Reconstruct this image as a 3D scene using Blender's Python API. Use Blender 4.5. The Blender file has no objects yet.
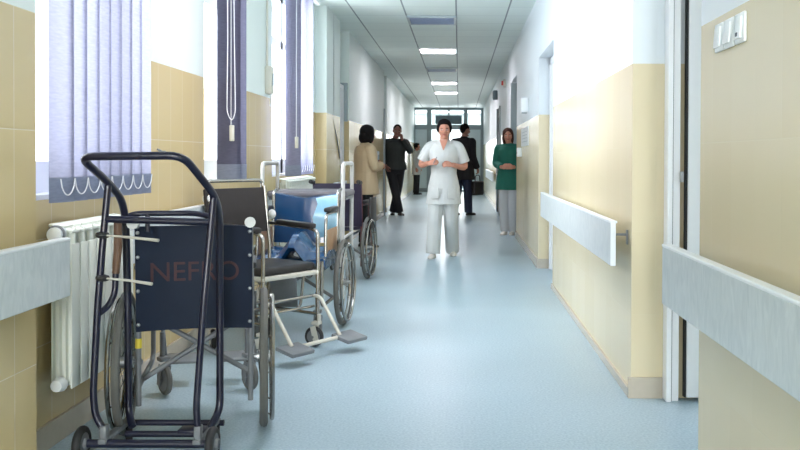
import bpy, bmesh, math, random
from mathutils import Vector, Matrix, Euler
random.seed(7)
sc = bpy.context.scene
COL = sc.collection
R = math.radians
V = Vector

# ------------------------------------------------------------------ camera
FPX = 872.0
H = 1.15
cam_d = bpy.data.cameras.new('camera')
cam = bpy.data.objects.new('camera', cam_d)
COL.objects.link(cam)
cam_d.sensor_width = 36.0
cam_d.lens = FPX / 800.0 * 36.0
cam_d.shift_x = -59.0 / 800.0
cam_d.shift_y = -55.0 / 800.0
cam_d.clip_start = 0.05
yaw = 0.0
pitch = math.atan(12 / FPX)
cam.matrix_world = Matrix.Translation((0, 0, H)) @ (Matrix.Rotation(yaw, 4, 'Z') @ Matrix.Rotation(math.pi / 2 - pitch, 4, 'X') @ Matrix.Rotation(0.004, 4, 'Z'))
sc.camera = cam

# ------------------------------------------------------------------ world, daylight, exposure
w = bpy.data.worlds.new('overcast_sky')
sc.world = w
w.use_nodes = True
bg = w.node_tree.nodes['Background']
bg.inputs[0].default_value = (0.86, 0.93, 1.0, 1)
bg.inputs[1].default_value = 3.0
sc.view_settings.view_transform = 'Standard'
sc.view_settings.look = 'None'
sc.view_settings.gamma = 1.0
sc.view_settings.use_curve_mapping = False
sc.view_settings.exposure = 0.66
sc.cycles.use_denoising = True
sc.cycles.max_bounces = 8
sc.cycles.diffuse_bounces = 5
sc.cycles.transparent_max_bounces = 12
sc.cycles.caustics_reflective = False
sc.cycles.caustics_refractive = False
sc.cycles.sample_clamp_indirect = 8.0


def area(name, loc, rot, sx, sy, power, color=(1, 1, 1)):
    d = bpy.data.lights.new(name, 'AREA')
    d.shape = 'RECTANGLE'
    d.size, d.size_y = sx, sy
    d.energy = power
    d.color = color
    o = bpy.data.objects.new(name, d)
    o.location = loc
    o.rotation_euler = rot
    COL.objects.link(o)
    return o


DAY = (0.90, 0.95, 1.0)
# overcast daylight arriving at each window from outside (left side)
for nm, yc, ln, p in (('daylight_first', 3.85, 1.5, 78), ('daylight_second', 6.0, 1.1, 82), ('daylight_third', 8.5, 2.0, 145)):
    area(nm, (-2.55, yc, 1.95), (0, R(-90), 0), 2.0, ln, p, DAY)
# added fill lamp behind the camera, brightens the foreground
area('fill_behind', (-0.3, -4.6, 1.7), (R(90), 0, 0), 2.0, 1.9, 205, (0.97, 0.97, 1.0))
# daylight in the lobby past the far doors
area('daylight_lobby', (0.3, 33.2, 2.0), (R(-90), 0, 0), 4.0, 2.0, 220, (1, .97, .97))
# added lamp in the unseen side room, brightens the open door leaf
area('side_room_fill', (2.9, 2.3, 1.6), (0, R(75), R(-25)), 1.6, 1.6, 26, DAY)


# ------------------------------------------------------------------ materials
def srgb(r, g, b):
    def f(c):
        c /= 255.0
        return c / 12.92 if c <= 0.04045 else ((c + 0.055) / 1.055) ** 2.4
    return (f(r), f(g), f(b), 1.0)


def mat(name, col, rough=0.5, metal=0.0, noise=0.06, nscale=30.0, spec=0.5, bump=0.0, bscale=200.0, coat=0.0, emit=None):
    m = bpy.data.materials.new(name)
    m.use_nodes = True
    nt = m.node_tree
    b = nt.nodes['Principled BSDF']
    b.inputs['Roughness'].default_value = rough
    b.inputs['Metallic'].default_value = metal
    b.inputs['Specular IOR Level'].default_value = spec
    b.inputs['Coat Weight'].default_value = coat
    tc = nt.nodes.new('ShaderNodeTexCoord')
    n = nt.nodes.new('ShaderNodeTexNoise')
    n.inputs['Scale'].default_value = nscale
    n.inputs['Detail'].default_value = 4
    nt.links.new(tc.outputs['Object'], n.inputs['Vector'])
    mx = nt.nodes.new('ShaderNodeMix')
    mx.data_type = 'RGBA'
    c = srgb(*col)
    mx.inputs[6].default_value = tuple(max(0, v * (1 - noise)) for v in c[:3]) + (1,)
    mx.inputs[7].default_value = tuple(min(1, v * (1 + noise)) for v in c[:3]) + (1,)
    nt.links.new(n.outputs[0], mx.inputs[0])
    nt.links.new(mx.outputs[2], b.inputs['Base Color'])
    if bump:
        n2 = nt.nodes.new('ShaderNodeTexNoise')
        n2.inputs['Scale'].default_value = bscale
        nt.links.new(tc.outputs['Object'], n2.inputs['Vector'])
        bp = nt.nodes.new('ShaderNodeBump')
        bp.inputs['Strength'].default_value = bump
        bp.inputs['Distance'].default_value = 0.01
        nt.links.new(n2.outputs[0], bp.inputs['Height'])
        nt.links.new(bp.outputs[0], b.inputs['Normal'])
    if emit:
        b.inputs['Emission Color'].default_value = emit[0]
        b.inputs['Emission Strength'].default_value = emit[1]
    return m


def wall_mat(name, tile, tile2, top, row, paint=(226, 232, 236)):
    m = bpy.data.materials.new(name)
    m.use_nodes = True
    nt = m.node_tree
    N, L = nt.nodes, nt.links
    b = N['Principled BSDF']
    g = N.new('ShaderNodeNewGeometry')
    s = N.new('ShaderNodeSeparateXYZ')
    L.new(g.outputs['Position'], s.inputs[0])
    ad = N.new('ShaderNodeMath'); ad.operation = 'ADD'
    L.new(s.outputs[0], ad.inputs[0]); L.new(s.outputs[1], ad.inputs[1])
    cb = N.new('ShaderNodeCombineXYZ')
    L.new(ad.outputs[0], cb.inputs[0]); L.new(s.outputs[2], cb.inputs[1])
    br = N.new('ShaderNodeTexBrick')
    br.offset = 0.0
    br.inputs['Scale'].default_value = 1.0
    br.inputs['Brick Width'].default_value = 0.205
    br.inputs['Row Height'].default_value = row
    br.inputs['Mortar Size'].default_value = 0.0022
    br.inputs['Mortar Smooth'].default_value = 0.3
    br.inputs['Color1'].default_value = srgb(*tile)
    br.inputs['Color2'].default_value = srgb(*tile2)
    br.inputs['Mortar'].default_value = srgb(220, 208, 176)
    L.new(cb.outputs[0], br.inputs['Vector'])
    gt = N.new('ShaderNodeMath'); gt.operation = 'GREATER_THAN'
    gt.inputs[1].default_value = top
    L.new(s.outputs[2], gt.inputs[0])
    nz = N.new('ShaderNodeTexNoise'); nz.inputs['Scale'].default_value = 1.3
    L.new(g.outputs['Position'], nz.inputs['Vector'])
    pm = N.new('ShaderNodeMix'); pm.data_type = 'RGBA'
    pc = srgb(*paint)
    pm.inputs[6].default_value = tuple(v * .96 for v in pc[:3]) + (1,)
    pm.inputs[7].default_value = pc
    L.new(nz.outputs[0], pm.inputs[0])
    mx = N.new('ShaderNodeMix'); mx.data_type = 'RGBA'
    L.new(gt.outputs[0], mx.inputs[0])
    L.new(br.outputs['Color'], mx.inputs[6]); L.new(pm.outputs[2], mx.inputs[7])
    L.new(mx.outputs[2], b.inputs['Base Color'])
    rm = N.new('ShaderNodeMath'); rm.operation = 'MULTIPLY_ADD'
    rm.inputs[1].default_value = 0.35; rm.inputs[2].default_value = 0.25
    L.new(gt.outputs[0], rm.inputs[0]); L.new(rm.outputs[0], b.inputs['Roughness'])
    bp = N.new('ShaderNodeBump'); bp.inputs['Strength'].default_value = 0.25; bp.inputs['Distance'].default_value = 0.002
    inv = N.new('ShaderNodeMath'); inv.operation = 'SUBTRACT'; inv.inputs[0].default_value = 1.0
    L.new(br.outputs['Fac'], inv.inputs[1])
    L.new(inv.outputs[0], bp.inputs['Height']); L.new(bp.outputs[0], b.inputs['Normal'])
    return m


def ceiling_mat():
    m = bpy.data.materials.new('ceiling_tiles')
    m.use_nodes = True
    nt = m.node_tree
    N, L = nt.nodes, nt.links
    b = N['Principled BSDF']
    g = N.new('ShaderNodeNewGeometry')
    mp = N.new('ShaderNodeMapping')
    mp.inputs['Location'].default_value = (0.04 + 6.0, -10.5 + 60.0, 0)
    L.new(g.outputs['Position'], mp.inputs['Vector'])
    br = N.new('ShaderNodeTexBrick')
    br.offset = 0.0
    for k, v in (('Scale', 1.0), ('Brick Width', 0.6), ('Row Height', 0.6), ('Mortar Size', 0.009), ('Mortar Smooth', 0.1)):
        br.inputs[k].default_value = v
    br.inputs['Color1'].default_value = srgb(226, 237, 233)
    br.inputs['Color2'].default_value = srgb(222, 233, 229)
    br.inputs['Mortar'].default_value = srgb(200, 210, 210)
    L.new(mp.outputs[0], br.inputs['Vector'])
    b2 = N.new('ShaderNodeTexBrick')
    b2.offset = 0.0
    for k, v in (('Scale', 1.0), ('Brick Width', 0.6), ('Row Height', 500.0), ('Mortar Size', 0.010), ('Mortar Smooth', 0.1)):
        b2.inputs[k].default_value = v
    b2.inputs['Color1'].default_value = b2.inputs['Color2'].default_value = (1, 1, 1, 1)
    b2.inputs['Mortar'].default_value = (.36, .40, .42, 1)
    L.new(mp.outputs[0], b2.inputs['Vector'])
    mm = N.new('ShaderNodeMix'); mm.data_type = 'RGBA'; mm.blend_type = 'MULTIPLY'
    mm.inputs[0].default_value = 1.0
    L.new(br.outputs['Color'], mm.inputs[6]); L.new(b2.outputs['Color'], mm.inputs[7])
    L.new(mm.outputs[2], b.inputs['Base Color'])
    b.inputs['Roughness'].default_value = 0.55
    return m


def floor_mat():
    m = bpy.data.materials.new('blue_vinyl_floor')
    m.use_nodes = True
    nt = m.node_tree
    N, L = nt.nodes, nt.links
    b = N['Principled BSDF']
    g = N.new('ShaderNodeNewGeometry')
    n1 = N.new('ShaderNodeTexNoise'); n1.inputs['Scale'].default_value = 90; n1.inputs['Detail'].default_value = 5
    n2 = N.new('ShaderNodeTexNoise'); n2.inputs['Scale'].default_value = 0.9; n2.inputs['Detail'].default_value = 3
    L.new(g.outputs['Position'], n1.inputs['Vector']); L.new(g.outputs['Position'], n2.inputs['Vector'])
    r = N.new('ShaderNodeValToRGB')
    r.color_ramp.elements[0].position = 0.35; r.color_ramp.elements[1].position = 0.65
    r.color_ramp.elements[0].color = srgb(158, 184, 199)
    r.color_ramp.elements[1].color = srgb(188, 209, 220)
    L.new(n1.outputs[0], r.inputs[0])
    mx = N.new('ShaderNodeMix'); mx.data_type = 'RGBA'; mx.blend_type = 'MULTIPLY'
    mx.inputs[0].default_value = 0.25
    L.new(r.outputs[0], mx.inputs[6])
    L.new(n2.outputs[0], mx.inputs[7])
    L.new(mx.outputs[2], b.inputs['Base Color'])
    b.inputs['Roughness'].default_value = 0.35
    b.inputs['Specular IOR Level'].default_value = 0.6
    return m


def glass_mat(name, tint=(1, 1, 1, 1), gloss=0.07):
    m = bpy.data.materials.new(name)
    m.use_nodes = True
    nt = m.node_tree
    nt.nodes.remove(nt.nodes['Principled BSDF'])
    out = nt.nodes['Material Output']
    t = nt.nodes.new('ShaderNodeBsdfTransparent'); t.inputs[0].default_value = tint
    g = nt.nodes.new('ShaderNodeBsdfGlossy'); g.inputs['Roughness'].default_value = 0.05
    mx = nt.nodes.new('ShaderNodeMixShader'); mx.inputs[0].default_value = gloss
    nt.links.new(t.outputs[0], mx.inputs[1]); nt.links.new(g.outputs[0], mx.inputs[2])
    nt.links.new(mx.outputs[0], out.inputs[0])
    return m


def fabric_blind_mat(name, col, trans):
    m = bpy.data.materials.new(name)
    m.use_nodes = True
    nt = m.node_tree
    N, L = nt.nodes, nt.links
    N.remove(N['Principled BSDF'])
    tc = N.new('ShaderNodeTexCoord')
    mp = N.new('ShaderNodeMapping'); mp.inputs['Scale'].default_value = (18, 18, 90)
    n = N.new('ShaderNodeTexNoise'); n.inputs['Scale'].default_value = 1.5; n.inputs['Detail'].default_value = 3
    L.new(tc.outputs['Object'], mp.inputs[0]); L.new(mp.outputs[0], n.inputs['Vector'])
    mx = N.new('ShaderNodeMix'); mx.data_type = 'RGBA'
    c = srgb(*col)
    mx.inputs[6].default_value = tuple(v * .78 for v in c[:3]) + (1,)
    mx.inputs[7].default_value = tuple(min(1, v * 1.18) for v in c[:3]) + (1,)
    L.new(n.outputs[0], mx.inputs[0])
    d = N.new('ShaderNodeBsdfDiffuse'); t = N.new('ShaderNodeBsdfTranslucent')
    L.new(mx.outputs[2], d.inputs[0]); L.new(mx.outputs[2], t.inputs[0])
    ms = N.new('ShaderNodeMixShader'); ms.inputs[0].default_value = trans
    L.new(d.outputs[0], ms.inputs[1]); L.new(t.outputs[0], ms.inputs[2])
    L.new(ms.outputs[0], N['Material Output'].inputs[0])
    return m


def marble_mat():
    m = mat('grey_marbled_laminate', (196, 204, 207), rough=0.32)
    nt = m.node_tree
    n = [x for x in nt.nodes if x.type == 'TEX_NOISE'][0]
    mp = nt.nodes.new('ShaderNodeMapping'); mp.inputs['Scale'].default_value = (1, 3.0, 1.0); mp.inputs['Rotation'].default_value = (R(35), 0, 0)
    tc = [x for x in nt.nodes if x.type == 'TEX_COORD'][0]
    nt.links.new(tc.outputs['Object'], mp.inputs[0]); nt.links.new(mp.outputs[0], n.inputs['Vector'])
    n.inputs['Scale'].default_value = 11; n.inputs['Detail'].default_value = 6; n.inputs['Distortion'].default_value = 1.2
    mx = [x for x in nt.nodes if x.type == 'MIX'][0]
    mx.inputs[6].default_value = srgb(178, 188, 192); mx.inputs[7].default_value = srgb(222, 227, 228)
    return m


M = {}
M['wall_l'] = wall_mat('left_wall_tiles_and_paint', (208, 188, 142), (205, 184, 137), 1.655, 0.4137, (224, 233, 230))
M['wall_r'] = wall_mat('right_wall_tiles_and_paint', (221, 208, 176), (218, 204, 171), 1.605, 0.4012, (226, 233, 238))
M['ceiling'] = ceiling_mat()
M['floor'] = floor_mat()
M['skirting'] = mat('grey_beige_coved_skirting', (192, 182, 166), 0.22)
M['white_frame'] = mat('white_plastic_frame', (236, 238, 240), 0.3, noise=0.02)
M['grey_frame'] = mat('grey_painted_frame', (150, 163, 168), 0.35, noise=0.03)
M['dark_seal'] = mat('black_rubber_seal', (28, 28, 30), 0.6)
M['glass'] = glass_mat('clear_window_glass')
M['door_glass'] = glass_mat('door_glass', (0.95, 0.98, 0.98, 1), 0.08)
M['frosted'] = mat('frosted_white_glass', (214, 228, 232), 0.25)
M['marble'] = marble_mat()
M['radiator'] = mat('white_enamel', (226, 230, 222), 0.28, noise=0.02)
M['vane'] = fabric_blind_mat('lavender_blind_fabric', (150, 151, 172), 0.36)
M['vane_shaded'] = fabric_blind_mat('shaded_blind_fabric', (104, 104, 124), 0.3)  # blind fabric darkened: shade on the stacked vanes is in the colour
M['vane_mid'] = fabric_blind_mat('grey_lavender_blind_fabric', (148, 148, 172), 0.4)
M['vane_hem'] = fabric_blind_mat('blind_hem_fabric', (150, 158, 178), 0.35)
M['chain'] = mat('white_bead_chain', (232, 234, 240), 0.35)
M['white_plastic'] = mat('white_plastic', (232, 236, 238), 0.28, noise=0.02)
M['cream_plastic'] = mat('cream_plastic', (206, 204, 192), 0.4, noise=0.03)
M['navy_paint'] = mat('navy_blue_gloss_paint', (11, 14, 40), 0.38, noise=0.15, coat=0.12)
M['black_rubber'] = mat('black_rubber', (34, 34, 35), 0.6)
M['grey_rubber'] = mat('worn_grey_rubber', (92, 92, 88), 0.65, noise=0.15)
M['steel'] = mat('brushed_steel', (176, 178, 180), 0.35, 1.0)
M['chrome'] = mat('worn_chrome', (158, 156, 152), 0.25, 1.0, noise=0.1)
M['dull_grey'] = mat('grey_painted_steel', (112, 116, 120), 0.45, noise=0.1)
M['brown_wood'] = mat('brown_wood_grip', (104, 78, 60), 0.6, noise=0.25)
M['navy_vinyl'] = mat('navy_sling_vinyl', (8, 24, 45), 0.55, spec=0.25, noise=0.12, nscale=9, bump=0.15, bscale=14)
M['red_ink'] = mat('faded_red_lettering', (56, 22, 28), 0.6, noise=0.5, nscale=40)
M['black_vinyl'] = mat('black_vinyl', (24, 23, 26), 0.45, noise=0.1)
M['charcoal'] = mat('charcoal_back_cloth', (40, 36, 36), 0.8, noise=0.15, bump=0.2, bscale=300)
M['blue_vinyl'] = mat('glossy_blue_vinyl', (14, 58, 98), 0.22, noise=0.25, nscale=5, coat=0.5, bump=0.35, bscale=9)
M['vinyl_sheen'] = mat('blue_vinyl_sheen', (138, 188, 216), 0.25, noise=0.2, nscale=6, coat=0.4, bump=0.3, bscale=12)  # sheen on the blue vinyl, painted as a paler colour
M['purple_vinyl'] = mat('dark_purple_vinyl', (48, 40, 66), 0.45, noise=0.12)
M['maroon'] = mat('maroon_side_tube', (104, 58, 62), 0.4)
M['tan_panel'] = mat('brown_side_panel', (150, 118, 88), 0.5, noise=0.15)
M['cream_paint'] = mat('cream_painted_tube', (196, 193, 182), 0.35, noise=0.06)
M['white_tube'] = mat('pale_enamel_tube', (182, 182, 180), 0.35, noise=0.04)
M['grey_pad'] = mat('grey_padded_vinyl', (96, 94, 100), 0.5, noise=0.08)
M['grip'] = mat('pale_rubber_grip', (204, 206, 204), 0.5, noise=0.12)
M['yellow'] = mat('yellow_tape', (210, 190, 60), 0.5)
M['lamp_on'] = mat('lit_diffuser', (255, 250, 255), 0.4, emit=((1.0, 0.93, 1.0, 1), 26.0))
M['lamp_off'] = mat('unlit_louvre', (120, 134, 158), 0.35, noise=0.1)
M['exit_lit'] = mat('lobby_lamp', (255, 250, 250), 0.4, emit=((1.0, 0.95, 0.97, 1), 5.0))
M['skin'] = mat('skin', (192, 134, 112), 0.55, noise=0.08)
M['skin_dark'] = mat('tanned_skin', (142, 98, 84), 0.5, noise=0.08)
M['black_hair'] = mat('black_hair', (22, 19, 20), 0.8, noise=0.3, spec=0.15, bump=0.4, bscale=90)
M['brown_hair'] = mat('brown_hair', (70, 44, 36), 0.75, noise=0.3, spec=0.15, bump=0.4, bscale=90)
M['white_cloth'] = mat('white_cotton', (198, 200, 198), 0.8, noise=0.03, bump=0.25, bscale=14)
M['grey_cloth'] = mat('off_white_cotton', (192, 194, 198), 0.8, noise=0.04, bump=0.25, bscale=14)
M['black_cloth'] = mat('black_cloth', (26, 27, 30), 0.8, noise=0.2, bump=0.2, bscale=16)
M['olive_cloth'] = mat('dark_olive_jacket_cloth', (36, 42, 40), 0.7, noise=0.2, bump=0.2, bscale=16)
M['coat_black'] = mat('black_wool', (22, 20, 24), 0.85, noise=0.2)
M['tan_cloth'] = mat('tan_wool', (196, 172, 140), 0.85, noise=0.06, bump=0.2, bscale=20)
M['green_cloth'] = mat('green_scrub_cotton', (22, 98, 84), 0.8, noise=0.1, bump=0.2, bscale=16)
M['denim'] = mat('dark_blue_denim', (40, 48, 70), 0.8, noise=0.15)
M['grey_shirt'] = mat('grey_shirt', (80, 86, 88), 0.8)
M['shoe_white'] = mat('white_leather', (220, 214, 204), 0.4)
M['shoe_black'] = mat('black_leather', (20, 20, 22), 0.35)
M['lip'] = mat('lips', (160, 82, 80), 0.5)
M['eye_dark'] = mat('dark_eye', (32, 24, 22), 0.3)
M['eye_white'] = mat('eye_white', (214, 208, 204), 0.3)
M['red'] = mat('red_plastic', (196, 60, 48), 0.4)
M['sign_grey'] = mat('grey_sign_panel', (108, 126, 134), 0.5, noise=0.05)
M['paper'] = mat('paper', (226, 230, 232), 0.5, noise=0.02)
M['ink'] = mat('grey_ink', (92, 98, 108), 0.7)
M['brown_door'] = mat('grey_door_leaf', (142, 152, 158), 0.4, noise=0.04)
M['room_paint'] = mat('room_paint', (222, 226, 226), 0.7, noise=0.02)


# ------------------------------------------------------------------ mesh helpers
class MB:
    def __init__(s):
        s.bm = bmesh.new()

    def box(s, c, d, rot=None, bev=0.0, seg=2):
        r = bmesh.ops.create_cube(s.bm, size=1.0)
        vs = r['verts']
        m = Matrix.Translation(c) @ (rot.to_4x4() if rot is not None else Matrix()) @ Matrix.Diagonal((d[0], d[1], d[2], 1))
        if bev:
            bmesh.ops.transform(s.bm, matrix=Matrix.Diagonal((d[0], d[1], d[2], 1)), verts=vs)
            es = list({e for v in vs for e in v.link_edges})
            rr = bmesh.ops.bevel(s.bm, geom=es, offset=min(bev, min(d) * 0.45), segments=seg, profile=0.5, affect='EDGES')
            vs = list({v for v in rr['verts']} | {v for f in rr['faces'] for v in f.verts} | {v for v in vs if v.is_valid})
            m = Matrix.Translation(c) @ (rot.to_4x4() if rot is not None else Matrix())
        bmesh.ops.transform(s.bm, matrix=m, verts=vs)
        return s

    def span(s, x0, x1, y0, y1, z0, z1, bev=0.0):
        return s.box(((x0 + x1) / 2, (y0 + y1) / 2, (z0 + z1) / 2), (abs(x1 - x0), abs(y1 - y0), abs(z1 - z0)), bev=bev)

    def rings(s, rs, caps=True, closed=False):
        rows = [[s.bm.verts.new(p) for p in r] for r in rs]
        n = len(rows[0])
        m = len(rows)
        for i in range(m if closed else m - 1):
            a, b = rows[i], rows[(i + 1) % m]
            for j in range(n):
                s.bm.faces.new((a[j], a[(j + 1) % n], b[(j + 1) % n], b[j]))
        if caps and not closed:
            s.bm.faces.new(list(reversed(rows[0])))
            s.bm.faces.new(rows[-1])
        return s

    def tube(s, pts, r, seg=8, closed=False, flat=1.0):
        pts = [V(p) for p in pts]
        n = len(pts)
        rad = r if isinstance(r, (list, tuple)) else [r] * n
        rs = []
        up = None
        for i in range(n):
            if closed:
                t = pts[(i + 1) % n] - pts[i - 1]
            else:
                t = pts[min(i + 1, n - 1)] - pts[max(i - 1, 0)]
            t.normalize()
            if up is None:
                up = V((0, 0, 1)) if abs(t.z) < 0.9 else V((1, 0, 0))
                up = (up - t * up.dot(t)).normalized()
            else:
                up = (up - t * up.dot(t))
                if up.length < 1e-5:
                    up = t.orthogonal()
                up.normalize()
            sd = t.cross(up)
            rs.append([pts[i] + (up * math.cos(a) * flat + sd * math.sin(a)) * rad[i] for a in (2 * math.pi * k / seg for k in range(seg))])
        return s.rings(rs, closed=closed)

    def cyl(s, a, b, r, seg=16, r2=None):
        return s.tube([a, b], [r, r if r2 is None else r2], seg)

    def torus(s, c, axis, Rr, r, n=40, seg=8):
        axis = V(axis).normalized()
        u = axis.orthogonal().normalized()
        v = axis.cross(u)
        rs = []
        for k in range(n):
            a = 2 * math.pi * k / n
            d = u * math.cos(a) + v * math.sin(a)
            rs.append([V(c) + d * (Rr + r * math.cos(b)) + axis * r * math.sin(b) for b in (2 * math.pi * j / seg for j in range(seg))])
        return s.rings(rs, closed=True)

    def ell(s, c, r, rot=None, u=16, v=10):
        res = bmesh.ops.create_uvsphere(s.bm, u_segments=u, v_segments=v, radius=1.0)
        m = Matrix.Translation(c) @ (rot.to_4x4() if rot is not None else Matrix()) @ Matrix.Diagonal((r[0], r[1], r[2], 1))
        bmesh.ops.transform(s.bm, matrix=m, verts=res['verts'])
        return s

    def loft(s, levels, seg=20, power=2.0):
        """levels: (cx, cy, z, rx, ry)"""
        rs = []
        for cx, cy, z, rx, ry in levels:
            ring = []
            for k in range(seg):
                a = 2 * math.pi * k / seg
                c_, s_ = math.cos(a), math.sin(a)
                e = 2.0 / power
                ring.append(V((cx + rx * math.copysign(abs(c_) ** e, c_), cy + ry * math.copysign(abs(s_) ** e, s_), z)))
            rs.append(ring)
        return s.rings(rs)

    def quad(s, a, b, c, d):
        s.bm.faces.new([s.bm.verts.new(V(p)) for p in (a, b, c, d)])
        return s

    def move(s, off):
        bmesh.ops.translate(s.bm, vec=V(off), verts=s.bm.verts)
        return s

    def xform(s, m):
        bmesh.ops.transform(s.bm, matrix=m, verts=s.bm.verts)
        return s

    def build(s, name, m, parent=None, smooth=True, voxel=0.0, relax=0, recalc=True):
        if recalc:
            bmesh.ops.recalc_face_normals(s.bm, faces=s.bm.faces)
        me = bpy.data.meshes.new(name)
        s.bm.to_mesh(me)
        s.bm.free()
        o = bpy.data.objects.new(name, me)
        COL.objects.link(o)
        if voxel:
            md = o.modifiers.new('r', 'REMESH')
            md.mode = 'VOXEL'
            md.voxel_size = voxel
            if relax:
                sm = o.modifiers.new('s', 'SMOOTH')
                sm.iterations = relax
                sm.factor = 0.5
            dg = bpy.context.evaluated_depsgraph_get()
            me2 = bpy.data.meshes.new_from_object(o.evaluated_get(dg))
            o.modifiers.clear()
            o.data = me2
            bpy.data.meshes.remove(me)
            me2.name = name
            me = me2
        me.materials.clear()
        me.materials.append(m)
        if smooth:
            for p in me.polygons:
                p.use_smooth = True
            if not voxel:
                try:
                    me.set_sharp_from_angle(angle=R(40))
                except Exception:
                    pass
        if parent is not None:
            o.parent = parent
        return o


def fillet(pts, r, n=5):
    pts = [V(p) for p in pts]
    out = [pts[0]]
    for i in range(1, len(pts) - 1):
        a, b, c = pts[i - 1], pts[i], pts[i + 1]
        d1 = (a - b); d2 = (c - b)
        k = min(r, d1.length * .48, d2.length * .48)
        p1 = b + d1.normalized() * k
        p2 = b + d2.normalized() * k
        for j in range(n + 1):
            t = j / n
            out.append(p1 * (1 - t) ** 2 + b * 2 * t * (1 - t) + p2 * t * t)
    out.append(pts[-1])
    return out


def tag(o, label=None, cat=None, group=None, kind=None):
    if label: o['label'] = label
    if cat: o['category'] = cat
    if group: o['group'] = group
    if kind: o['kind'] = kind
    return o


def thing(name, label, cat, loc=(0, 0, 0), rz=0.0, group=None):
    o = bpy.data.objects.new(name, None)
    o.empty_display_size = 0.1
    COL.objects.link(o)
    o.location = loc
    o.rotation_euler = (0, 0, rz)
    return tag(o, label, cat, group)


def struct(name, mb, m, parent=None, smooth=False, **k):
    o = mb.build(name, m, parent, smooth=smooth, **k)
    if parent is None:
        o['kind'] = 'structure'
    return o


def copy_tree(o, parent=None):
    c = o.copy()
    COL.objects.link(c)
    if parent is not None:
        c.parent = parent
    for ch in list(o.children):
        copy_tree(ch, c)
    return c


# ------------------------------------------------------------------ room shell
XL, XP, XR = -1.62, -1.495, 0.83      # window wall, left pillar face, right wall face
ZC, YE = 2.86, 29.7
struct('floor', MB().span(-2.2, 3.2, -4.9, 34.0, -0.12, 0.0), M['floor'])
struct('ceiling', MB().span(-2.2, 3.2, -4.9, 34.0, ZC, ZC + 0.12), M['ceiling'])

WIN = [(3.2, 4.49), (5.54, 6.45), (7.55, 9.45)]
ZS, ZT = 0.98, 2.72
XO = -1.92
b = MB()
b.span(XO, XP, -4.9, 3.08, 0, ZC)                       # pillar nearest the camera
b.span(XO, XL, 3.08, 9.83, 0, ZS)
b.span(XO, XL, 3.08, 9.83, ZT, ZC)
ys = [3.08] + [v for w_ in WIN for v in w_] + [9.83]
for i in range(0, len(ys), 2):
    b.span(XO, XL, ys[i], ys[i + 1], ZS, ZT)
b.span(XO, XP, 9.83, 10.95, 0, ZC)
b.span(XO, XL, 10.95, 11.85, 0, ZC)
b.span(XO, XP, 11.85, 17.3, 0, ZC)
b.span(XO, XL, 17.3, 18.3, 0, ZC)
b.span(XO, XP - 0.03, 18.3, YE, 0, ZC)
struct('wall_left', b, M['wall_l'])

b = MB()
b.span(XR, 1.3, -4.9, 3.0, 0, ZC)
b.span(XR, 1.3, 3.0, 4.18, 2.25, ZC)
b.span(XR, 1.3, 4.18, 7.7, 0, ZC)
b.span(XR, 1.3, 7.7, 9.1, 2.2, ZC)
b.span(1.0, 1.3, 7.7, 9.1, 0, 2.2)
b.span(XR, 1.3, 9.1, 12.6, 0, ZC)
b.span(XR, 1.3, 12.6, 13.8, 2.36, ZC)
b.span(1.05, 1.3, 12.6, 13.8, 0, 2.36)
b.span(XR, 1.3, 13.8, 17.6, 0, ZC)
b.span(XR, 1.3, 17.6, 18.7, 2.2, ZC)
b.span(0.95, 1.3, 17.6, 18.7, 0, 2.2)
b.span(XR, 1.3, 18.7, YE, 0, ZC)
struct('wall_right', b, M['wall_r'])
# side room behind the open door, closed to the sky
b = MB()
b.span(3.05, 3.15, 1.0, 6.4, 0, ZC)
b.span(1.3, 3.1, 1.0, 1.1, 0, ZC)
b.span(1.3, 3.1, 6.3, 6.4, 0, ZC)
struct('wall_side_room', b, M['room_paint'])
b = MB()
b.span(-2.2, 2.4, -5.0, -4.9, 0, ZC)
struct('wall_rear', b, M['room_paint'])
# far end: wall pieces around the glazed partition and the lobby past it
b = MB()
b.span(-2.2, -1.56, YE, YE + 0.2, 0, ZC)
b.span(0.83, 2.2, YE, YE + 0.2, 0, ZC)
b.span(-2.2, 3.2, 33.6, 33.8, 0, ZC)
b.span(-2.2, -2.1, YE, 33.8, 0, ZC)
b.span(3.0, 3.2, YE, 33.8, 0, ZC)
struct('wall_far', b, M['room_paint'])

# skirting
b = MB()
b.span(XP - 0.02, XP + 0.012, -4.9, 3.085, 0, 0.1)
b.span(XL - 0.02, XL + 0.014, 3.08, 9.83, 0, 0.1)
b.span(XP - 0.02, XP + 0.012, 9.825, 10.95, 0, 0.1)
b.span(XL - .02, XP, 9.815, 9.83, 0, 0.1)
b.span(XP - 0.02, XP + 0.012, 11.84, 17.3, 0, 0.1)
b.span(XP - 0.05, XP - 0.018, 18.3, YE, 0, 0.1)
struct('baseboard_left', b, M['skirting'])
b = MB()
for y0, y1 in ((-4.9, 3.005), (4.17, 7.705), (9.09, 12.605), (13.79, 17.6), (18.7, YE)):
    b.span(XR - 0.014, XR + 0.02, y0, y1, 0, 0.045 if y0 > 4 and y1 < 8 else 0.1)
b.span(XR - 0.014, 0.98, 4.168, 4.182, 0, 0.1)
b.span(XR - 0.014, 1.0, 9.088, 9.102, 0, 0.1)
struct('baseboard_right', b, M['skirting'])

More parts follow.
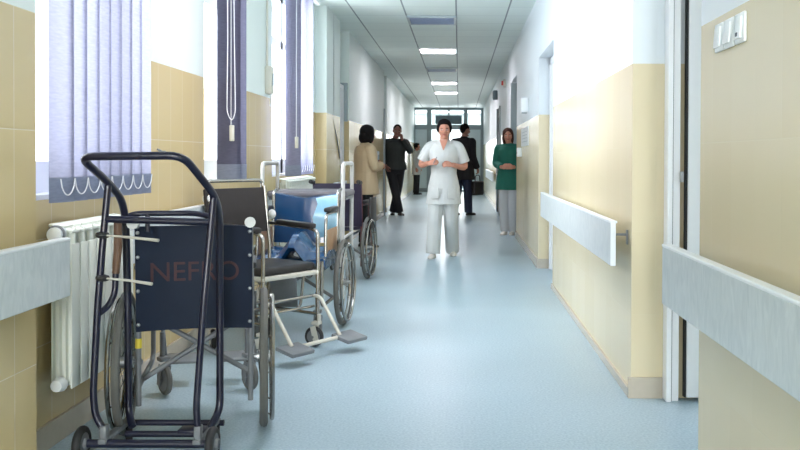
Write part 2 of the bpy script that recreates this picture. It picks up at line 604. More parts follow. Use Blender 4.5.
# windows (frame + pane)
for i, (y0, y1) in enumerate(WIN):
    f = MB()
    xa, xb = -1.80, -1.73
    t = 0.07
    f.span(xa, xb, y0, y1, ZS, ZS + 0.15).span(xa, xb, y0, y1, ZT - t, ZT)
    f.span(xa, xb, y0, y0 + t, ZS, ZT).span(xa, xb, y1 - t, y1, ZS, ZT)
    if y1 - y0 > 1.0:
        f.span(xa, xb, (y0 + y1) / 2 - .05, (y0 + y1) / 2 + .05, ZS, ZT)
    f.span(xa, xb, y0, y1, 2.2, 2.27)
    f.span(-1.86, XL - 0.005, y0, y1, ZS - 0.01, ZS + 0.02)
    wo = struct('window_%d' % (i + 1), f, M['white_frame'])
    MB().span(-1.77, -1.765, y0 + .02, y1 - .02, ZS + .02, ZT - .02).build('pane', M['glass'], wo, smooth=False)

# first door on the right (open): frame, seal and leaf swung into the side room
f = MB()
f.span(0.985, 1.047, 4.13, 4.179, 0, 2.25).span(0.981, 1.007, 4.10, 4.179, 0, 2.25, bev=.006)
f.span(0.985, 1.047, 3.01, 3.06, 0, 2.25).span(0.985, 1.047, 3.01, 4.179, 2.17, 2.25)
d1 = struct('door_1', f, M['white_frame'])
MB().span(1.0072, 1.012, 4.118, 4.132, 0, 2.17).build('seal', M['dark_seal'], d1, smooth=False)
MB().span(1.071, 1.079, 4.115, 4.15, 0.02, 2.17).build('edge_seal', M['dark_seal'], d1, smooth=False)
MB().span(1.080, 1.93, 4.11, 4.15, 0.02, 2.16, bev=.004).build('door_leaf', M['white_frame'], d1, smooth=False)
MB().span(1.046, 1.062, 4.115, 4.14, 1.04, 1.09).build('strike_plate', M['steel'], d1, smooth=False)
# other doors
def door(n, x, y0, y1, z1, side, leafmat, framemat):
    s_ = side
    f = MB()
    f.span(x, x - s_ * .06, y0, y0 + .06, 0, z1).span(x, x - s_ * .06, y1 - .06, y1, 0, z1).span(x, x - s_ * .06, y0, y1, z1 - .06, z1)
    d = struct('door_%d' % n, f, framemat)
    MB().span(x - s_ * .005, x - s_ * .045, y0 + .06, y1 - .06, 0.01, z1 - .06).build('door_leaf', leafmat, d, smooth=False)
    MB().tube(fillet([(x - s_ * .045, y0 + .14, 1.03), (x - s_ * .1, y0 + .14, 1.03), (x - s_ * .1, y0 + .26, 1.03)], .02), .01).build('door_handle', M['steel'], d)
    return d
door(2, 0.999, 7.72, 9.08, 2.18, 1, M['white_frame'], M['white_frame'])
door(3, 1.049, 12.62, 13.78, 2.33, 1, M['brown_door'], M['grey_frame'])
door(4, 0.949, 17.62, 18.68, 2.18, 1, M['white_frame'], M['grey_frame'])
door(5, XL + .001, 17.32, 18.28, 2.12, -1, M['white_frame'], M['grey_frame'])
door(6, XL + .001, 10.98, 11.82, 2.12, -1, M['white_frame'], M['white_frame'])
# grey architraves standing proud of the wall
b = MB()
b.span(XR - .02, XR + .16, 13.72, 13.82, 0, 2.33)
struct('trim_1', b, M['grey_frame'])
b = MB()
b.span(XP - .06, XP + .03, 17.24, 17.32, 0, 2.12)
struct('trim_2', b, M['grey_frame'])
b = MB()
b.span(XR - .03, XR + .02, 18.7, 18.8, 0, 2.2).span(XR - .03, XR + .02, 17.5, 17.6, 0, 2.2)
struct('trim_3', b, M['grey_frame'])

# glazed partition with doors at the far end
f = MB()
yf0, yf1 = YE + 0.02, YE + 0.09
f.span(-1.56, .83, yf0, yf1, 2.78, ZC)
f.span(-1.56, .83, yf0, yf1, 2.12, 2.28)
for x, wd in ((-1.53, .07), (-1.02, .16), (-.35, .06), (.22, .14), (.78, .1)):
    f.span(x - wd / 2, x + wd / 2, yf0 - .005, yf1 + .005, 0, ZC)
f.span(-1.56, -1.0, yf0, yf1, 0, .12).span(.2, .83, yf0, yf1, 0, .12).span(-1.0, .2, yf0, yf1, 0, .06)
fd = struct('door_7', f, M['grey_frame'])
MB().span(-1.5, .76, YE + .05, YE + .058, 2.28, 2.78).build('transom_pane', M['door_glass'], fd, smooth=False)
MB().span(-1.5, -1.1, YE + .05, YE + .058, .12, 2.12).build('frosted_pane', M['frosted'], fd, smooth=False)
MB().span(-.94, .16, YE + .05, YE + .058, .1, 2.12).build('door_pane', M['door_glass'], fd, smooth=False)
MB().span(.28, .74, YE + .05, YE + .058, .12, 2.12).build('side_pane', M['frosted'], fd, smooth=False)
MB().tube(fillet([(-.3, YE - .0, 1.0), (-.3, YE - .06, 1.0), (-.3, YE - .06, 1.3), (-.3, YE - .0, 1.3)], .03), .012).build('door_handle', M['steel'], fd)

# ------------------------------------------------------------------ ceiling lights
def ceiling_light(y, lit, label, length=.56):
    t = thing('ceiling_light', label, 'ceiling light', (-.34, y, ZC), 0, 'lit ceiling panels' if lit else 'unlit ceiling panels')
    f = MB()
    h = length / 2
    for sx in (-1, 1):
        f.box((sx * .285, 0, -.012), (.03, length + .04, .024))
        f.box((0, sx * h, -.012), (.6, .03, .024))
    f.build('frame', M['grey_frame'] if not lit else M['white_frame'], t, smooth=False)
    if lit:
        MB().box((0, 0, -.010), (.55, length - .02, .012)).build('diffuser', M['lamp_on'], t, smooth=False)
    else:
        MB().box((0, 0, -.004), (.55, length - .02, .006)).build('reflector', M['lamp_off'], t, smooth=False)
        for k in range(6):
            MB().box((0, -h + .07 + k * (length - .14) / 5, -.014), (.55, .012, .02)).build('louvre_blade', M['lamp_off'], t, smooth=False)
    return t
ceiling_light(13.85, True, 'lit square ceiling panel, the nearest of the lit ones to the camera')
ceiling_light(19.8, True, 'lit ceiling panel in the middle of the row of three lit ones')
ceiling_light(22.75, True, 'lit ceiling panel closest to the glazed doors at the far end')
ceiling_light(4.8, True, 'added lit ceiling panel over the parked wheelchairs, out of view')  # extra panel added out of view to brighten the near corridor
ceiling_light(10.8, False, 'large unlit louvred ceiling panel in front of the nearest lit panel')
ceiling_light(16.85, False, 'thin-looking unlit ceiling panel between two lit panels')

# ------------------------------------------------------------------ handrails
def handrail(x, sgn, y0, y1, z0, z1, label, brackets):
    """board standing off the wall at x; sgn is +1 when the corridor lies at +x"""
    t = thing('handrail', label, 'handrail', (x, (y0 + y1) / 2, z0), 0, 'marbled handrail boards')
    h = (y1 - y0) / 2
    hz = z1 - z0
    MB().box((-sgn * .012, 0, hz / 2), (.024, 2 * h, hz), bev=.004).build('board', M['marble'], t, smooth=False)
    MB().box((-sgn * .016, 0, hz + .004), (.036, 2 * h, .012), bev=.004).build('top_edge', M['white_plastic'], t, smooth=False)
    MB().box((-sgn * .012, -h - .004, hz / 2), (.026, .01, hz), bev=.003).build('end_cap', M['white_plastic'], t, smooth=False)
    for by in brackets:
        yy = by - (y0 + y1) / 2
        bk = MB()
        bk.cyl((-sgn * .024, yy, hz * .72), (-sgn * .083, yy, hz * .72), .006, 8)
        bk.box((-sgn * .086, yy, hz * .66), (.006, .03, .07))
        bk.build('bracket', M['dull_grey'], t)
    return t
handrail(-1.39, 1, -3.0, 3.12, .65, .85, 'grey marbled handrail board on the left pillar nearest the camera', (0, 1.5, 2.8))
handrail(-1.53, 1, 3.99, 7.3, .645, .852, 'pale handrail board on the window wall behind the wheelchairs', (4.2, 5.6, 7.0))
handrail(-1.40, 1, 9.95, 10.9, .645, .852, 'short handrail board on the tiled pillar beyond the windows', (10.1, 10.7))
handrail(.73, -1, -3.0, 3.125, .63, .836, 'grey marbled handrail board at right beside the camera, below the three switches', (0, 1.5, 2.9))
handrail(.735, -1, 4.22, 7.85, .63, .838, 'sunlit handrail board on the right wall beyond the open white door', (4.25, 5.9, 7.5))
handrail(.735, -1, 14.3, 17.2, .63, .838, 'handrail board on the right wall beyond the woman in green', (14.5, 16.9))
handrail(.735, -1, 19.2, 24.0, .63, .838, 'small far handrail board on the right wall near the glazed doors', (19.5, 21.5, 23.7))

# ------------------------------------------------------------------ switches and wall fittings
SW = [(2.768, 'leftmost of three white wall switches on the near right tiles, furthest from camera', 0),
      (2.670, 'middle one of three white wall switches on the near right tiles', 0),
      (2.565, 'rightmost of three white wall switches, with a small square mark', 1)]
for y, lb, mk in SW:
    t = thing('light_switch', lb, 'switch', (XR, y, 1.535), 0, 'switches on the near right wall')
    MB().box((-.005, 0, 0), (.010, .088, .09), bev=.006).build('plate', M['white_plastic'], t)
    MB().box((-.013, 0, 0), (.008, .06, .066), rot=Matrix.Rotation(R(4), 3, 'Y'), bev=.004).build('rocker', M['white_plastic'], t)
    if mk:
        MB().box((-.0178, 0, -.02), (.002, .02, .012)).build('mark', M['ink'], t, smooth=False)

t = thing('wall_box', 'cream wall box with a thin conduit between the second and third window', 'wall box', (XL, 7.32, 1.68))
MB().box((.028, 0, .115), (.056, .1, .23), bev=.006).build('casing', M['cream_plastic'], t)
MB().cyl((.015, -.03, .23), (.015, -.03, ZC - 1.68), .009, 8).build('conduit', M['cream_plastic'], t)
MB().tube(fillet([(.03, .02, .0), (.035, .03, -.05), (.03, .03, -.1)], .02), .006).build('cable', M['white_plastic'], t)
MB().box((.058, .0, .12), (.006, .05, .1)).build('panel', M['grey_frame'], t, smooth=False)

t = thing('electrical_box', 'tall flat grey electrical box high on the second tiled pillar at left', 'electrical box', (-1.563, 11.85, 1.64))
MB().box((0, -.03, .26), (.1, .06, .52), bev=.004).build('casing', M['grey_frame'], t, smooth=False)
MB().box((0, -.062, .26), (.08, .006, .48)).build('door', M['grey_frame'], t, smooth=False)
MB().cyl((.03, -.068, .26), (.03, -.076, .26), .008, 8).build('lock', M['steel'], t)

pts = [(-1.5, 10.38, ZC), (-1.495, 10.38, 2.2), (-1.5, 10.4, 1.55), (-1.49, 10.6, 1.42), (-1.488, 10.78, 1.25), (-1.49, 10.9, 1.14)]
tag(MB().tube(fillet(pts, .3, 6), .006, 6).build('wall_cable', M['dull_grey']), 'thin dark cable hanging down the tiled pillar beyond the windows', 'cable')

t = thing('dispenser', 'white dispenser box fixed high on the right wall before the woman in green', 'dispenser', (XR, 10.5, 1.7))
MB().box((-.045, 0, .09), (.09, .14, .18), bev=.012).build('casing', M['white_plastic'], t)
MB().box((-.05, 0, -.006), (.06, .1, .012)).build('nozzle_tray', M['grey_frame'], t, smooth=False)

t = thing('notice_sheet', 'pale notice sheet on the shiny right wall below the dispenser', 'notice', (XR, 11.0, 1.31))
MB().box((-.003, 0, .11), (.006, 1.2, .23)).build('sheet', M['paper'], t, smooth=False)
for k in range(4):
    MB().box((-.0065, 0, .05 + .04 * k), (.001, .9, .008)).build('text_line', M['grey_frame'], t, smooth=False)

t = thing('paper_holder', 'small white holder on the right wall next to the woman in green', 'holder', (XR, 11.6, 1.17))
MB().box((-.03, 0, .06), (.06, .14, .12), bev=.01).build('casing', M['white_plastic'], t)
MB().box((-.061, 0, .05), (.003, .08, .02)).build('slot', M['dull_grey'], t, smooth=False)

t = thing('fire_alarm', 'small beige and red fire alarm high on the far right wall', 'alarm', (XR, 15.7, 2.5))
MB().cyl((0, 0, 0), (-.04, 0, 0), .07, 20).build('base', M['cream_plastic'], t)
MB().cyl((-.04, 0, 0), (-.075, 0, 0), .045, 20, .035).build('bell', M['red'], t)

t = thing('speaker_box', 'grey wall speaker high up, beyond the fire alarm on the right', 'speaker', (XR, 19.0, 2.42))
MB().box((-.05, 0, .1), (.1, .22, .2), bev=.02).build('casing', M['sign_grey'], t)
MB().box((-.102, 0, .1), (.004, .16, .14)).build('grille', M['dull_grey'], t, smooth=False)

t = thing('wall_unit', 'pale grey unit on the left wall between the two waiting visitors', 'wall unit', (XP, 14.9, .92))
MB().box((.06, 0, .17), (.12, .3, .34), bev=.01).build('casing', M['grey_frame'], t)
MB().box((.122, 0, .22), (.004, .2, .12)).build('panel', M['sign_grey'], t, smooth=False)

t = thing('hanging_sign', 'grey rectangular sign panel over the far glazed doors', 'sign', (-.36, YE - .02, 2.3))
MB().box((0, 0, .15), (.9, .03, .30), bev=.004).build('panel', M['sign_grey'], t, smooth=False)
MB().box((0, -.016, .15), (.86, .004, .26)).build('face', M['sign_grey'], t, smooth=False)
for sx in (-.3, .3):
    MB().box((sx, 0, .40), (.015, .015, .2)).build('hanger', M['steel'], t, smooth=False)

t = thing('lobby_lamp', 'bright lamp panel glowing past the transom of the far doors', 'lamp', (-.3, 31.6, ZC))
MB().box((0, 0, -.02), (1.1, .5, .04)).build('housing', M['white_frame'], t, smooth=False)
MB().box((0, 0, -.045), (1.0, .42, .012)).build('diffuser', M['exit_lit'], t, smooth=False)

# ------------------------------------------------------------------ radiators
def radiator(y0, n, z0, z1, xf, label, knob):
    t = thing('radiator', label, 'radiator', (xf, y0, z0), 0, 'white radiators under the windows')
    hh = z1 - z0
    proto = None
    for k in range(n):
        if proto is None:
            m = MB()
            m.box((-.004, .04, hh * .45), (.008, .072, hh * .84), bev=.0035)
            for j, xx in enumerate((-.03, -.055, -.08)):
                m.box((xx, .04, hh * .5), (.005, .062, hh * .86))
            m.box((-.043, .04, hh * .5), (.08, .012, hh * .92))
            m.box((-.006, .04, hh * .94), (.012, .074, .012), bev=.003)
            m.box((-.030, .04, hh * .955), (.055, .074, .008), rot=Matrix.Rotation(R(20), 3, 'Y'), bev=.003)
            m.box((-.06, .04, hh * .972), (.062, .072, .012), rot=Matrix.Rotation(R(8), 3, 'Y'), bev=.003)
            m.cyl((-.045, 0, hh * .93), (-.045, .08, hh * .93), .02, 12)
            m.cyl((-.045, 0, hh * .06), (-.045, .08, hh * .06), .02, 12)
            proto = m.build('section', M['radiator'], t)
            s_ = proto
        else:
            s_ = proto.copy(); COL.objects.link(s_); s_.parent = t
        s_.location = (0, k * .08, 0)
    if knob:
        m = MB().cyl((-.045, 0, hh * .93), (-.045, -.05, hh * .93), .028, 16)
        m.build('valve', M['white_plastic'], t)
        MB().torus((-.045, -.03, hh * .93), (0, 1, 0), .03, .006, 20, 6).build('valve_ring', M['dull_grey'], t)
        MB().cyl((-.045, 0, hh * .06), (-.045, -.035, hh * .06), .03, 12, .022).build('plug', M['white_plastic'], t)
    return t
radiator(3.34, 8, .235, .90, -1.485, 'white sectional radiator under the nearest window, behind the navy trolley', True)
radiator(7.7, 18, .33, .97, -1.50, 'far white radiator under the third window, behind the seats', False)

# ------------------------------------------------------------------ vertical blinds
VW = .127
def vane_mesh(width, z0, z1, ang, bow=.006):
    m = MB()
    n = 4
    cols = []
    for k in range(n + 1):
        u = (k / n - .5) * width
        v = bow * (1 - (2 * k / n - 1) ** 2)
        cols.append(V((u * math.sin(ang) + v * math.cos(ang), u * math.cos(ang) - v * math.sin(ang), 0)))
    for k in range(n):
        a, c = cols[k], cols[k + 1]
        m.quad(a + V((0, 0, z0)), c + V((0, 0, z0)), c + V((0, 0, z1)), a + V((0, 0, z1)))
    bmesh.ops.remove_doubles(m.bm, verts=m.bm.verts, dist=1e-5)
    return m

def blind(label, x, ya, yb, zb, zt, vanes, matv):
    """vanes: list of (x, y, angle)"""
    t = thing('vertical_blind', label, 'blind', (x, (ya + yb) / 2, zt), 0, 'vertical blinds at the windows')
    yc = (ya + yb) / 2
    MB().box((-.02, 0, .02), (.045, yb - ya + .1, .04), bev=.004).build('head_rail', M['white_frame'], t, smooth=False)
    pr = None
    for (vx, vy, an, mm) in vanes:
        o = vane_mesh(VW, zb - zt, 0, an).build('vane', mm, t)
        o.location = (vx - x, vy - yc, 0)
        hm = vane_mesh(VW + .001, 0, .095, an, .0065).build('hem_pocket', M['vane_hem'], o)
        hm.location = (.0012, -.0012, zb - zt)
    return t

def bead_loops(t, pts, zb, drop=.062):
    for a, c in zip(pts[:-1], pts[1:]):
        a, c = V(a), V(c)
        P = []
        for k in range(13):
            u = k / 12
            P.append(a.lerp(c, u) + V((0, 0, -drop * (1 - (2 * u - 1) ** 2) ** .6)))
        MB().tube(P, .0026, 6).build('bead_chain', M['chain'], t)

zb1, zt1 = .975, 2.80
VW = .145
va = []
for k in range(8):
    va.append((-1.515, 3.325 + k * .121, R(13), M['vane']))
t = blind('lavender vertical blind drawn across the nearest window', -1.515, 3.26, 4.27, zb1, zt1, va, M['vane'])
yc = (3.26 + 4.27) / 2
bead_loops(t, [(-.004 + .028, 3.265 + k * .121 - yc, zb1 - zt1 + .09) for k in range(9)], zb1)
VW = .127
# second: vanes parked in a stack, faces turned to the camera
va = []
for k in range(9):
    va.append((-1.470, 5.52 + k * .012, R(90 + (-2 if k % 2 else 2)), M['vane_shaded']))
va.append((-1.445, 5.66, R(80), M['vane_shaded']))
t = blind('vertical blind stacked narrow at the second window, shade put into its colour', -1.515, 5.5, 6.45, 1.01, zt1, va, M['vane_shaded'])
yc = (5.5 + 6.45) / 2
P = [(.055, 5.49 - yc, 0.02), (.06, 5.485 - yc, -.9), (.055, 5.485 - yc, -1.37), (.085, 5.485 - yc, -1.43), (.108, 5.485 - yc, -1.37), (.1, 5.49 - yc, -.9), (.09, 5.49 - yc, .02)]
MB().tube(fillet(P, .05, 4), .003, 6).build('pull_cord', M['chain'], t)
MB().cyl((.082, 5.48 - yc, .02), (.082, 5.48 - yc, -1.45), .002, 6).build('weight_cord', M['chain'], t)
MB().box((.088, 5.478 - yc, -1.50), (.03, .014, .10), bev=.004).build('cord_weight', M['cream_plastic'], t)
# third: a stack at the near edge, the rest drawn
va = []
for k in range(6):
    va.append((-1.468, 7.68 + k * .014, R(90 + (-2 if k % 2 else 2)), M['vane_mid']))
for k in range(8):
    va.append((-1.52, 8.02 + k * .125, R(-38), M['vane']))
t = blind('half drawn vertical blind at the third window, its far vanes glowing white', -1.515, 7.55, 9.45, .985, zt1, va, M['vane'])
yc = (7.55 + 9.45) / 2
bead_loops(t, [(.02, 8.0 + k * .125 - yc, .985 - zt1 + .09) for k in range(9)], .985)
MB().cyl((.085, 7.665 - yc, .02), (.085, 7.665 - yc, -1.47), .003, 6).build('weight_cord', M['chain'], t)
MB().box((.088, 7.662 - yc, -1.52), (.03, .014, .10), bev=.004).build('cord_weight', M['cream_plastic'], t)

# ------------------------------------------------------------------ navy cylinder trolley
CT = V((-1.17, 3.4, 0))
CS = V((.003, 0, 0))
t = thing('hand_trolley', 'navy blue tubular trolley with a tall bent handle in the left foreground', 'trolley', CT)
def cpart(name, mb, m, parent=t):
    return mb.move(CS - CT).build(name, m, parent)
F = [(-1.30, 3.46, .075), (-1.33, 3.5, .12), (-1.334, 3.5, .58), (-1.33, 3.47, .9), (-1.33, 3.43, .985), (-1.342, 3.32, 1.055), (-1.374, 3.15, 1.150), (-1.0, 3.15, 1.155), (-.937, 3.33, 1.006), (-.943, 3.42, .93), (-.96, 3.49, .57), (-.962, 3.5, .13), (-.985, 3.42, .075)]
cpart('handle_frame', MB().tube(fillet(F, .055, 5), .0148, 10), M['navy_paint'])
NL = [(-1.342, 3.33, 1.05), (-1.352, 3.31, .87), (-1.366, 3.29, .60), (-1.381, 3.28, .25), (-1.372, 3.28, .17), (-1.345, 3.28, .125)]
cpart('upright', MB().tube(fillet(NL, .05), .0135, 10), M['navy_paint'])
NR = [(-.942, 3.335, 1.0), (-.966, 3.29, .6), (-.992, 3.28, .2), (-.985, 3.28, .12)]
cpart('upright', MB().tube(fillet(NR, .05), .0135, 10), M['navy_paint'])
cpart('crossbar', MB().cyl((-1.348, 3.315, .912), (-.952, 3.315, .902), .0135, 10), M['navy_paint'])
cpart('crossbar', MB().tube(fillet([(-1.335, 3.45, .905), (-1.30, 3.49, .922), (-1.05, 3.50, .925), (-.95, 3.44, .905)], .06), .0115, 10), M['navy_paint'])
cpart('stub_bracket', MB().cyl((-1.25, 3.49, .92), (-1.25, 3.49, .85), .010, 8), M['navy_paint'])
cpart('top_clip', MB().box((-1.075, 3.15, 1.166), (.024, .014, .012), bev=.002).box((-1.086, 3.15, 1.174), (.016, .008, .007), rot=Matrix.Rotation(R(25), 3, 'Y')), M['dull_grey'])
cpart('wooden_grip', MB().tube([(-1.318, 3.36, .905), (-1.318, 3.36, .8), (-1.326, 3.36, .70)], [.015, .0165, .014], 10), M['brown_wood'])
cpart('side_hook', MB().tube(fillet([(-1.326, 3.36, .70), (-1.328, 3.355, .62), (-1.345, 3.33, .575), (-1.366, 3.295, .555)], .05), .012, 10), M['navy_paint'])
for za, zb_, xe in ((.853, .836, -1.13), (.690, .672, -1.155)):
    l = cpart('lever', MB().tube([(-1.345, 3.29, za), (-1.25, 3.28, za - .006), (xe, 3.27, zb_)], [.005, .007, .009], 8, flat=.7), M['cream_paint'])
    cpart('lever_knob', MB().torus((-1.352, 3.298, za), (0.05, 0, 1), .014, .012, 16, 8), M['black_rubber'], l)
cpart('axle', MB().cyl((-1.45, 3.28, .066), (-.905, 3.28, .066), .016, 12), M['navy_paint'])
for x in (-1.425, -.93):
    wv = cpart('wheel', MB().torus((x, 3.28, .066), (1, 0, 0), .050, .016, 28, 10), M['black_rubber'])
    cpart('hub', MB().cyl((x - .012, 3.28, .066), (x + .012, 3.28, .066), .042, 20).cyl((x - .024, 3.28, .066), (x + .024, 3.28, .066), .02, 12), M['dull_grey'], wv)
cpart('base_bar', MB().cyl((-1.35, 3.53, .07), (-.955, 3.53, .07), .0125, 10), M['navy_paint'])
cpart('base_bar', MB().cyl((-1.30, 3.39, .068), (-1.0, 3.39, .068), .0125, 10), M['navy_paint'])
for x in (-1.34, -.985):
    cpart('side_plate', MB().box((x, 3.40, .078), (.03, .29, .018), bev=.004).box((x, 3.285, .10), (.026, .04, .07), bev=.004), M['dull_grey'])
    cpart('foot', MB().cyl((x, 3.53, .07), (x, 3.53, 0), .014, 10), M['black_rubber'])
cpart('clamp_plate', MB().box((-1.02, 3.33, .105), (.10, .07, .012), bev=.003), M['navy_paint'])

# ------------------------------------------------------------------ wheelchairs
def wheel(parent, x, y, rr, tyre, side, rim=True, name='wheel', spokes=True, wdt=.017):
    """big wheel in the YZ plane at local x; side +1 when the outside lies at +x"""
    wv = MB().torus((0, 0, 0), (1, 0, 0), rr - wdt, wdt, 48, 8).build(name, tyre, parent)
    wv.location = (x, y, rr)
    MB().torus((0, 0, 0), (1, 0, 0), rr - 2 * wdt - .008, .011, 48, 6).build('rim', M['chrome'], wv)
    MB().cyl((-.03, 0, 0), (.03, 0, 0), .024, 14).cyl((-.045, 0, 0), (.045, 0, 0), .012, 10).build('hub', M['steel'], wv)
    if spokes:
        m = MB()
        for k in range(20):
            a = 2 * math.pi * k / 20
            off = .35 if k % 2 else -.35
            sx = .022 if (k // 2) % 2 else -.022
            m.tube([(sx, .022 * math.cos(a + off), .022 * math.sin(a + off)), (0, (rr - .045) * math.cos(a), (rr - .045) * math.sin(a))], .0016, 4)
        m.build('spokes', M['chrome'], wv)
    if rim:
        m = MB().torus((side * .034, 0, 0), (1, 0, 0), rr - .035, .0095, 48, 8)
        for k in range(6):
            a = 2 * math.pi * (k + .5) / 6
            m.tube([(side * .034, (rr - .04) * math.cos(a), (rr - .04) * math.sin(a)), (0, (rr - .055) * math.cos(a), (rr - .055) * math.sin(a))], .004, 6)
        m.build('push_rim', M['chrome'], wv)
    return wv

def castor(parent, x, y, rr, top, swing=0.0, tyre=None, fork=None):
    fk = MB()
    fk.cyl((0, 0, 2 * rr + .03), (0, 0, top), .012, 10)
    fk.box((0, -.015, 2 * rr + .022), (.05, .05, .02), bev=.004)
    for sx in (-1, 1):
        fk.box((sx * .022, -.02, rr + .02), (.005, .035, 2 * (rr * .5 + .015)), rot=Matrix.Rotation(R(14), 3, 'X'))
    f = fk.build('castor_fork', fork or M['dull_grey'], parent)
    f.location = (x, y, 0)
    f.rotation_euler = (0, 0, swing)
    wv = MB().torus((0, -.03, rr), (1, 0, 0), rr - .014, .014, 28, 8).build('castor_wheel', tyre or M['black_rubber'], f)
    MB().cyl((-.012, -.03, rr), (.012, -.03, rr), rr - .016, 20).cyl((-.026, -.03, rr), (.026, -.03, rr), .008, 8).build('castor_hub', M['dull_grey'], wv)
    return f

def wheelchair(label, loc, rz, seatm, backm, framem, skirt=None, tyre=None, cw=.2, cy=.57, rr=.295, back_z=(.43, .90), grips=True, footrest=True,
               arm=.70, seat=True, hw=.28, top_sag=0.0, swing=0, cr=.075, armrests=True):
    t = thing('wheelchair', label, 'wheelchair', loc, rz, 'wheelchairs parked along the window wall')
    tyre = tyre or M['grey_rubber']
    for s_ in (-1, 1):
        wheel(t, s_ * hw, 0, rr, tyre, s_)
        castor(t, s_ * cw, cy + .03, cr, .30, R(swing), M['grey_rubber'])
        xx = s_ * .225
        sf = MB()
        # back post with push handle, seat tube, lower tube, front post
        bt = back_z[1] + .01
        sf.tube(fillet([(xx, -.04, .12), (xx, -.04, .55), (xx, -.075, bt), (xx, -.19, bt + .01)], .045), .0115, 10)
        sf.tube(fillet([(xx, -.04, .47), (xx, .40, .49)], .02), .0115, 10)
        sf.tube(fillet([(xx, -.04, .20), (xx, .46, .20), (xx, .46, .49)], .06), .0115, 10)
        sf.cyl((xx, 0, rr), (s_ * (hw - .03), 0, rr), .012, 8)
        sf.cyl((xx, -.04, rr), (xx, .0, rr), .014, 8)
        if armrests:
            sf.tube(fillet([(xx, -.05, arm - .02), (xx, .33, arm - .02), (xx, .35, .49)], .06), .0105, 10)
        sf.build('side_frame', framem, t)
        if armrests:
            MB().box((xx, .15, arm + .005), (.05, .28, .03), bev=.011).build('armrest', M['black_vinyl'], t)
        if skirt:
            MB().box((xx, .15, .59), (.008, .36, .17), bev=.003).build('side_panel', skirt, t)
        if grips:
            MB().tube([(xx, -.125, bt + .004), (xx, -.135, bt + .005), (xx, -.19, bt + .01), (xx, -.215, bt + .012)], [.017, .020, .020, .022], 14).build('push_grip', M['grip'], t)
        if footrest:
            fr = MB().tube(fillet([(s_ * .21, .46, .46), (s_ * .205, .60, .40), (s_ * .20, .74, .15)], .07), .0105, 10).build('footrest_hanger', framem, t)
            MB().box((s_ * .125, .77, .13), (.15, .13, .014), rot=Matrix.Rotation(R(8), 3, 'X'), bev=.005).build('footplate', M['dull_grey'], fr)
    # folding cross brace
    for s_ in (-1, 1):
        MB().tube([(s_ * .225, .10 + .02 * s_, .20), (-s_ * .215, .10 + .02 * s_, .47)], .0115, 10).build('cross_brace', M['dull_grey'], t)
    # sling back, slightly hollow
    m = MB()
    n = 8
    fr_, bk_ = [], []
    for i in range(n + 1):
        u = -1 + 2 * i / n
        sag = .035 * (1 - u * u)
        fr_.append((u * .232, sag)); bk_.append((u * .232, sag))
    z0, z1 = back_z
    rows = []
    for (zz, yy) in ((z0, -.052), ((z0 + z1) / 2, -.066), (z1, -.082)):
        k_ = top_sag * (zz == z1)
        rows.append([V((x, yy + sg - .012, zz - k_ * (1 - (x / .232) ** 2))) for x, sg in fr_] + [V((x, yy + sg + .006, zz - k_ * (1 - (x / .232) ** 2))) for x, sg in reversed(bk_)])
    m.rings(rows)
    m.build('backrest', backm, t)
    if seat:
        m = MB()
        rows = []
        for yy in (-.03, .0, .2, .40, .425):
            k = .012 if yy in (-.03, .425) else .022
            rows.append([V((x * .98, yy, .492 - .02 * (1 - (x / .232) ** 2) - k)) for x, sg in fr_] + [V((x * .98, yy, .492 - .02 * (1 - (x / .232) ** 2) + k)) for x, sg in reversed(fr_)])
        m.rings(rows)
        m.build('seat', seatm, t)
    return t

# nearest: navy back with red letters
A = wheelchair('nearest wheelchair, navy sling back with faded red letters, directly behind the trolley', (-1.11, 3.68, 0), R(12.7), M['navy_vinyl'], M['navy_vinyl'], M['dull_grey'],
               back_z=(.43, .865), arm=.68, swing=28)
fc = bpy.data.curves.new('lettering', 'FONT')
fc.body = 'NEFRO'
fc.size = .115
fc.extrude = .0008
fc.align_x = 'CENTER'
fo = bpy.data.objects.new('lettering_source', fc)
COL.objects.link(fo)
me = bpy.data.meshes.new_from_object(fo.evaluated_get(bpy.context.evaluated_depsgraph_get()))
bpy.data.objects.remove(fo)
bm = bmesh.new(); bm.from_mesh(me)
bmesh.ops.subdivide_edges(bm, edges=[e for e in bm.edges if e.calc_length() > .03], cuts=2)
bmesh.ops.triangulate(bm, faces=bm.faces)
for v in bm.verts:          # follow the hollow of the sling
    x = v.co.x
    z = .635 + v.co.y
    yy = -.052 - .03 * (z - .43) / .435 + .035 * (1 - (x / .232) ** 2) - .0145 - v.co.z * 1.0
    v.co = V((x, yy, z))
bm.to_mesh(me); bm.free()
lo = bpy.data.objects.new('lettering', me)
COL.objects.link(lo)
me.materials.clear(); me.materials.append(M['red_ink'])
lo.parent = A
lo['label'] = 'faded red lettering'
for zz in (.46, .60, .74, .84):
    for s_ in (-1, 1):
        MB().ell((s_ * .222, -.066 - .03 * (zz - .43) / .435, zz), (.008, .006, .008), u=10, v=6).build('rivet', M['steel'], A)
MB().cyl((-.225, -.04, .36), (-.225, -.04, .40), .0135, 10).build('tape_band', M['yellow'], A)

# blue one, facing the camera
D = wheelchair('wheelchair with glossy blue vinyl back and crumpled blue seat, facing the camera', (-1.07, 6.0, 0), R(177), M['blue_vinyl'], M['blue_vinyl'], M['chrome'],
               skirt=M['tan_panel'], tyre=M['grey_rubber'], back_z=(.56, .905), top_sag=.035, grips=False, footrest=False, arm=.80, cy=.45, seat=True)
